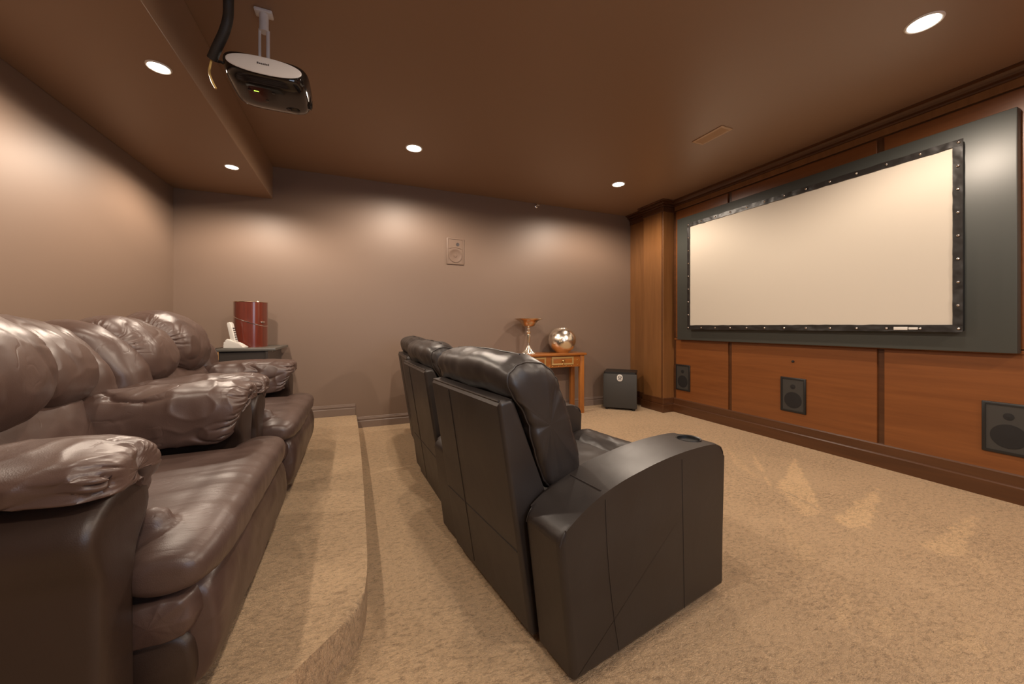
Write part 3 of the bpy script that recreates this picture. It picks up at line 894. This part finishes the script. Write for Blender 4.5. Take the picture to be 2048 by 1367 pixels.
obj('clasp', bm, M['chrome'], t)

t = thing('cordless_phone', 'white cordless phone standing upright in its cradle on the end table', 'phone', (-.955, 3.80, EH), -.15)
bm = PR([(-.072, 0), (.082, 0), (.086, .012), (.04, .030), (.005, .055), (-.022, .074), (-.045, .078), (-.058, .068), (-.058, .045), (-.072, .038)], -.04, .04, 'y', bev=.008)
obj('cradle', bm, M['white'], t)
bm = PR([(-.016, 0), (.016, 0), (.020, .02), (.018, .17), (.010, .185), (-.010, .185), (-.016, .17)], -.025, .025, 'y', bev=.006)
hs_m = Matrix.Translation((-.002, 0, .036)) @ Matrix.Rotation(-.20, 4, 'Y')
bm.transform(hs_m)
hs = obj('handset', bm, M['white'], t)
kp = bmesh.new()
for i in range(6):
    for j in range(3):
        box(kp, .016, .0205, -.018 + .0125*j, -.008 + .0125*j, .03 + .019*i, .041 + .019*i, bev=.001)
kp.transform(hs_m)
obj('keypad', kp, M['dkgrey'], hs)
bm = T([q for q in spline([(-.068, 0, .012), (-.085, -.03, .006), (-.085, -.105, .006), (-.088, -.112, .004), (-.092, -.120, -.03), (-.096, -.121, -.09)], 30, closed=False)], .0028, 8)
obj('cord', bm, M['cable'], t)

# ------------------------------------------------------------------ black theatre recliners
def arm_profile():
    up = [(0.0, .45), (.012, .478), (.06, .512), (.12, .543), (.186, .567), (.26, .586), (.34, .600), (.46, .616), (.59, .625), (.72, .626), (.80, .621), (.845, .611), (.866, .590), (.872, .56)]
    lo = [(.872, .045), (.862, .026), (.062, .018), (.053, .028)]
    return spline(up, 40, closed=False) + [Vector(q) for q in lo]

def black_arm(t0, t1, parent, outer=True):
    pts = [(q[0], q[1]) for q in arm_profile()]
    bm = PR(pts, t0, t1, 'y', bev=.022, seg=5)
    c = ((t0 + t1)/2)
    bm = cut(bm, LT([(.046, 0), (.046, .2)], 40, (.770, c, .545)))
    o = wnorm(obj('arm', bm, M['black'], parent, angle=35))
    cup = bmesh.new()
    lathe(cup, [(.0455, .070), (.0455, .076), (.0505, .0795), (.050, .0825), (.0445, .080), (.043, .02), (.040, .004), (0, .003)], 40, (.770, c, .545))
    obj('cup_holder', cup, M['blackp'], o)
    # piping round the two top edges, cross seam and side seams
    sm = bmesh.new()
    top = [q for q in arm_profile()[:40]]
    for tt in (t0 + .0068, t1 - .0068):
        tube(sm, [(q[0] + .0055*(1 if i < 2 else 0), tt, q[1] - .0068) for i, q in enumerate(top)], .0035, 8)
    tube(sm, [(.186, t0 + .02, .5665), (.186, t1 - .02, .5665)], .003, 8)
    for tt, d in ((t0, -.0003), (t1, .0003)):
        tube(sm, [(.186 + .012*i/6 + .05*(i/6)**2, tt + d, .546 - .51*i/6) for i in range(7)], .0018, 6)
        tube(sm, [(.585, tt + d, .60), (.60, tt + d, .035)], .0012, 6)
    obj('piping', sm, M['black'], o)
    for s_ in (.10, .72):
        obj('foot', B(s_, s_ + .06, c - .05, c + .05, 0, .035, bev=.004), M['blackp'], o)
    return o

def make_black(name, label, right_arm, loc, rz, seed=0, seat0=.195):
    t = thing(name, label, 'recliner', loc, rz, 'black theatre recliners in a row')
    if right_arm: black_arm(0, .19, t)
    black_arm(.872, 1.085, t)
    # base under the seat
    obj('base', B(.10, .80, seat0 + .02, .85, .05, .30, bev=.01), M['black'], t)
    seat = lobe([(.10, .30), (.10, .43), (.30, .462), (.60, .460), (.80, .450), (.90, .42), (.925, .36), (.88, .30), (.5, .28)], seat0, .858, p=7, noise_amp=.005, nscale=8, seed=seed)
    s_ = obj('seat', seat, M['black'], t, angle=80)
    roll = lobe([(.72, .43), (.78, .478), (.86, .487), (.93, .455), (.955, .38), (.93, .30), (.85, .28), (.76, .33)], seat0, .858, p=8, gather=.02, gk=30, gw=.2, noise_amp=.005, nscale=14, seed=seed + 1)
    obj('seat_front_roll', roll, M['black'], t, angle=80)
    obj('footrest', B(.86, .935, seat0 + .02, .84, .06, .31, bev=.02), M['black'], t)
    # back shell, leaning
    prof = [(-.092, .835), (-.082, .853), (-.045, .858), (-.028, .845), (.088, .535), (.19, .28), (.19, .035), (.048, .022), (.034, .04)]
    sh = PR(prof, .2, .852, 'y', bev=.016, seg=4)
    bk = wnorm(obj('back_shell', sh, M['black'], t, angle=35))
    sm = bmesh.new()
    bs = lambda h_: -.092 + (.835 - h_)*.122/.765 - .001
    for tt in (.214, .838):
        tube(sm, [(bs(h_) + .006, tt, h_) for h_ in [.06 + .77*i/12 for i in range(13)]] + [(-.078, tt, .851), (-.035, tt, .851)], .0045, 8)
    tube(sm, [(bs(h_), .640, h_) for h_ in [.06 + .77*i/12 for i in range(13)]], .0020, 6)
    tube(sm, [(bs(.33), .215, .33), (bs(.33), .835, .33)], .0020, 6)
    tube(sm, [(bs(.846) + .010, .216, .851), (bs(.846) + .010, .836, .851)], .004, 8)
    obj('piping', sm, M['black'], bk)
    # tall back cushion folded over the shell
    prof = [(-.070, .935), (-.050, .870), (.00, .80), (.075, .58), (.12, .51), (.215, .50), (.262, .55), (.245, .66), (.195, .82), (.150, .925), (.085, .985), (.010, .997), (-.05, .975)]
    keep = {7: 0, 53: 0}
    cu = lobe(prof, .178, .872, p=9, gather=.026, gk=22, gw=.10, noise_amp=.007, nscale=7, fold=.007, fst=(3, 1.2, 6), seed=seed + 2, n=60, m=110, keep=keep,
              bow=lambda q: (-.012*(1 - q*q), .012*(1 - q*q)))
    c_ = obj('back_cushion', cu, M['black'], t, angle=80)
    sm = bmesh.new()
    for ring in keep.values(): tube(sm, ring, .0042, 8, closed=True)
    tube(sm, [(.02 + .004*math.sin(i), .25 + .55*i/20, 1.000 + .010*math.sin(PI*i/20)) for i in range(21)], .0030, 6)
    obj('piping', sm, M['black'], c_)
    return t

A9 = math.radians(9)
make_black('theater_recliner', 'nearest black leather theatre recliner, seen from behind in front of the step', True, (.549, .957, 0), A9, 0)
make_black('theater_recliner', 'middle black leather recliner of the row, partly hidden by the nearest one', False, (.454, 1.936, 0), math.radians(4), 5)
make_black('theater_recliner', 'farthest black leather recliner of the row, nearest the back wall', False, (.455, 2.905, 0), 0, 9)

# ------------------------------------------------------------------ brown overstuffed recliners on the riser
def make_brown(loc, label, seed=0, mid=.6, end=1.0, offs=((0, 0), (0, 0))):
    """local x forward (world x), local y along the row from the near arm, z from the riser"""
    t = thing('leather_recliner', label, 'recliner', loc, 0, 'brown overstuffed recliners on the riser')
    Z = -PZ
    Wd = 1.16
    # hidden carcass
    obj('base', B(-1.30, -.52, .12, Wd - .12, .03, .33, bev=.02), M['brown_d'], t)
    for side in (0, 1):
        f = (lambda y: y) if side == 0 else (lambda y: Wd - y)
        # arm body: mushroom section with a rounded front
        sec = [(f(.035), .03), (f(.145), .03), (f(.150), .40 + Z + .1), (f(.165), .46), (f(.215), .52), (f(.228), .56), (f(.205), .605), (f(.13), .628), (f(.05), .612), (f(.008), .57), (f(.004), .53), (f(.020), .475), (f(.030), .42)]
        bm = bmesh.new()
        secs = spline(sec, 70)
        rings = []
        for x, s_ in ((-1.30, 1.), (-.60, 1.), (-.50, 1.), (-.475, .985), (-.462, .95), (-.456, .88), (-.453, .7), (-.452, .3)):
            cy = sum(q[0] for q in secs)/70; cz = sum(q[1] for q in secs)/70
            if s_ == 1: rings.append([bm.verts.new((x, q[0], q[1])) for q in secs])
            else:
                rr = []
                for q in secs:
                    v_ = Vector((q[0]-f(.10), q[1] - min(max(q[1], .08), .55)))
                    d_ = (1 - s_)
                    rr.append(bm.verts.new((x, q[0] + (f(.10) - q[0])*d_, max(q[1] + (min(max(q[1], .12), .53) - q[1])*d_*1.0, .03))))
                rings.append(rr)
        for A_, B_ in zip(rings, rings[1:]):
            for k_ in range(70): bm.faces.new((A_[k_], A_[(k_+1) % 70], B_[(k_+1) % 70], B_[k_]))
        bm.faces.new(rings[0]); bm.faces.new(rings[-1][::-1])
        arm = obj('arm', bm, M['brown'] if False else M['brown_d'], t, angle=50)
        # stuffed pad lying over the arm, gathered at the front
        pp = [(f(-.012), .642), (f(-.010), .672), (f(.03), .698), (f(.12), .710), (f(.21), .698), (f(.258), .655), (f(.272), .58), (f(.262), .49), (f(.232), .47), (f(.215), .54), (f(.17), .598), (f(.08), .616), (f(.0), .616)]
        pad = lobe(pp, -1.08, -.428, axis='x', p=5.5, gather=.085, gk=24, gw=.12, fold=.016, fst=(4, 8, 9), noise_amp=.008, nscale=7, seed=seed + side*3 + 1, n=130, m=200, centre=(f(.11), .645),
                   shear=lambda z: .30*max(0, .62 - z),
                   bow=lambda q: (0, .008*math.sin(3*q)))
        obj('arm_pad', pad, M['brown'], t, angle=80)
        # wing roll at the side of the back
        path = spline([(-1.0, .46), (-.965, .60), (-.950, .70), (-.985, .79), (-1.06, .865), (-1.15, .895), (-1.24, .86), (-1.30, .76)], 46, closed=False)
        bm = bmesh.new(); rings = []
        for i, q in enumerate(path):
            a = path[max(i-1, 0)]; b = path[min(i+1, 45)]
            tg = (b - a).normalized(); nn = Vector((-tg[1], tg[0]))
            e = min(1, .45 + .55*math.sin(min(1, min(i, 45 - i)/7)*PI/2))
            ring = []
            for k_ in range(36):
                an = 2*PI*k_/36
                wob = 1 + .03*math.sin(5*an + i*.5)
                pinch = 1 - .05*math.exp(-((i - 15)/1.2)**2)
                ry = .112*e*wob*pinch; rn = .085*e*wob*pinch
                ring.append(bm.verts.new((q[0] + nn[0]*rn*math.sin(an) - .03, f(.120) + ry*math.cos(an), q[1] + nn[1]*rn*math.sin(an))))
            rings.append(ring)
        for A_, B_ in zip(rings, rings[1:]):
            for k_ in range(36): bm.faces.new((A_[k_], A_[(k_+1) % 36], B_[(k_+1) % 36], B_[k_]))
        bm.faces.new(rings[0]); bm.faces.new(rings[-1][::-1])
        bmesh.ops.recalc_face_normals(bm, faces=bm.faces)
        puff(bm, .007, 9, seed + side + 12)
        obj('back_wing', bm, M['brown'], t, angle=80)
    # back shell
    prof = [(-1.32, .06), (-1.36, .50), (-1.33, .90), (-1.24, .98), (-1.12, .93), (-1.00, .55), (-.98, .30), (-1.0, .06)]
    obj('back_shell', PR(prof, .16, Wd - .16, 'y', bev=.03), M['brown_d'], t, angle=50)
    # lumbar cushion and two headrest lobes
    lum = [(-1.02, .40), (-.91, .40), (-.86, .46), (-.865, .55), (-.895, .64), (-.95, .72), (-1.06, .73), (-1.07, .55)]
    obj('lumbar_cushion', lobe(lum, .215, Wd - .215, p=9, noise_amp=.007, nscale=8, fold=.006, fst=(4, 3, 8), seed=seed + 20), M['brown'], t, angle=80)
    hd = [(-1.02, .675), (-.935, .680), (-.888, .725), (-.880, .80), (-.92, .895), (-1.0, .965), (-1.10, 1.000), (-1.21, .97), (-1.25, .88), (-1.17, .75), (-1.10, .69)]
    for a, b, sd in ((.11, mid + .005, 0), (mid - .005, end, 1)):
        dx, dz = offs[sd]
        obj('headrest_cushion', lobe([(x + dx, z + dz*max(0, min(1, (z - .66)/.2))) for x, z in hd], a, b, p=3.0, gather=.070, gk=36, gw=.15, fold=.008, fst=(5, 5, 3), noise_amp=.006, nscale=6, seed=seed + 30 + sd, n=90, m=190), M['brown'], t, angle=80)
    # T shaped seat cushion running out in front of both arms
    main = lobe([(-1.02, .30), (-1.02, .42), (-.80, .445), (-.50, .452), (-.36, .446), (-.315, .425), (-.305, .38), (-.33, .335), (-.5, .31)], .215, Wd - .215, p=8, noise_amp=0)
    knob = lobe([(-.50, .43), (-.44, .43), (-.428, .465), (-.445, .492), (-.49, .49)], .225, .29, p=2.2, noise_amp=0)
    wing = lobe([(-.505, .36), (-.49, .425), (-.44, .452), (-.36, .450), (-.312, .428), (-.300, .385), (-.325, .34), (-.42, .325)], .13, Wd + .005, p=5, noise_amp=0)
    seat = solid([main, wing, knob], .011, 5, .003, 4, seed + 3, (.6, 2.6, 1))
    for v in seat.verts:
        e = min(1, max(0, (v.co.y - .1)/.2)); e2 = min(1, max(0, (Wd - .05 - v.co.y)/.2))
        if v.co.z > .38: v.co.z += .018*math.sin(PI*min(1, max(0, (v.co.y)/Wd)))*e*e2
    obj('seat_cushion', seat, M['brown_s'], t, angle=80)
    # footrest: a tall front pad, with a gathered band and a side panel behind it on the ends
    band = lobe([(-.52, .235), (-.50, .315), (-.42, .335), (-.365, .330), (-.345, .285), (-.36, .235), (-.42, .222)], .150, Wd - .03, p=12, noise_amp=.006, nscale=10, seed=seed + 5)
    obj('footrest_band', band, M['brown'], t, angle=80)
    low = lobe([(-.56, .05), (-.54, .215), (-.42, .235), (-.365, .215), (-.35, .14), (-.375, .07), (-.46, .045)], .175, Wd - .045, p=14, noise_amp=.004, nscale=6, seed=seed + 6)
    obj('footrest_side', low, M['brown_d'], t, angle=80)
    front = lobe([(-.42, .055), (-.42, .20), (-.40, .34), (-.345, .350), (-.318, .31), (-.306, .235), (-.312, .15), (-.340, .085), (-.385, .052)], .195, Wd - .02, p=8, gather=.012, gk=30, noise_amp=.006, nscale=6, seed=seed + 8)
    obj('footrest_panel', front, M['brown'], t, angle=80)
    for x in (-1.2, -.62):
        for y in (.18, Wd - .18):
            obj('glide', LT([(.025, 0), (.025, .035)], 14, (x, y, 0)), M['blackp'], t)
    return t
make_brown((0, .93, PZ), 'near brown overstuffed leather recliner at the left edge, on the carpeted step', 0, .67, 1.015, ((.09, .03), (0, -.01)))
make_brown((0, 2.135, PZ), 'far brown overstuffed leather recliner on the step, next to the dark end table', 50, .50, .95, ((0, .005), (.01, .045)))
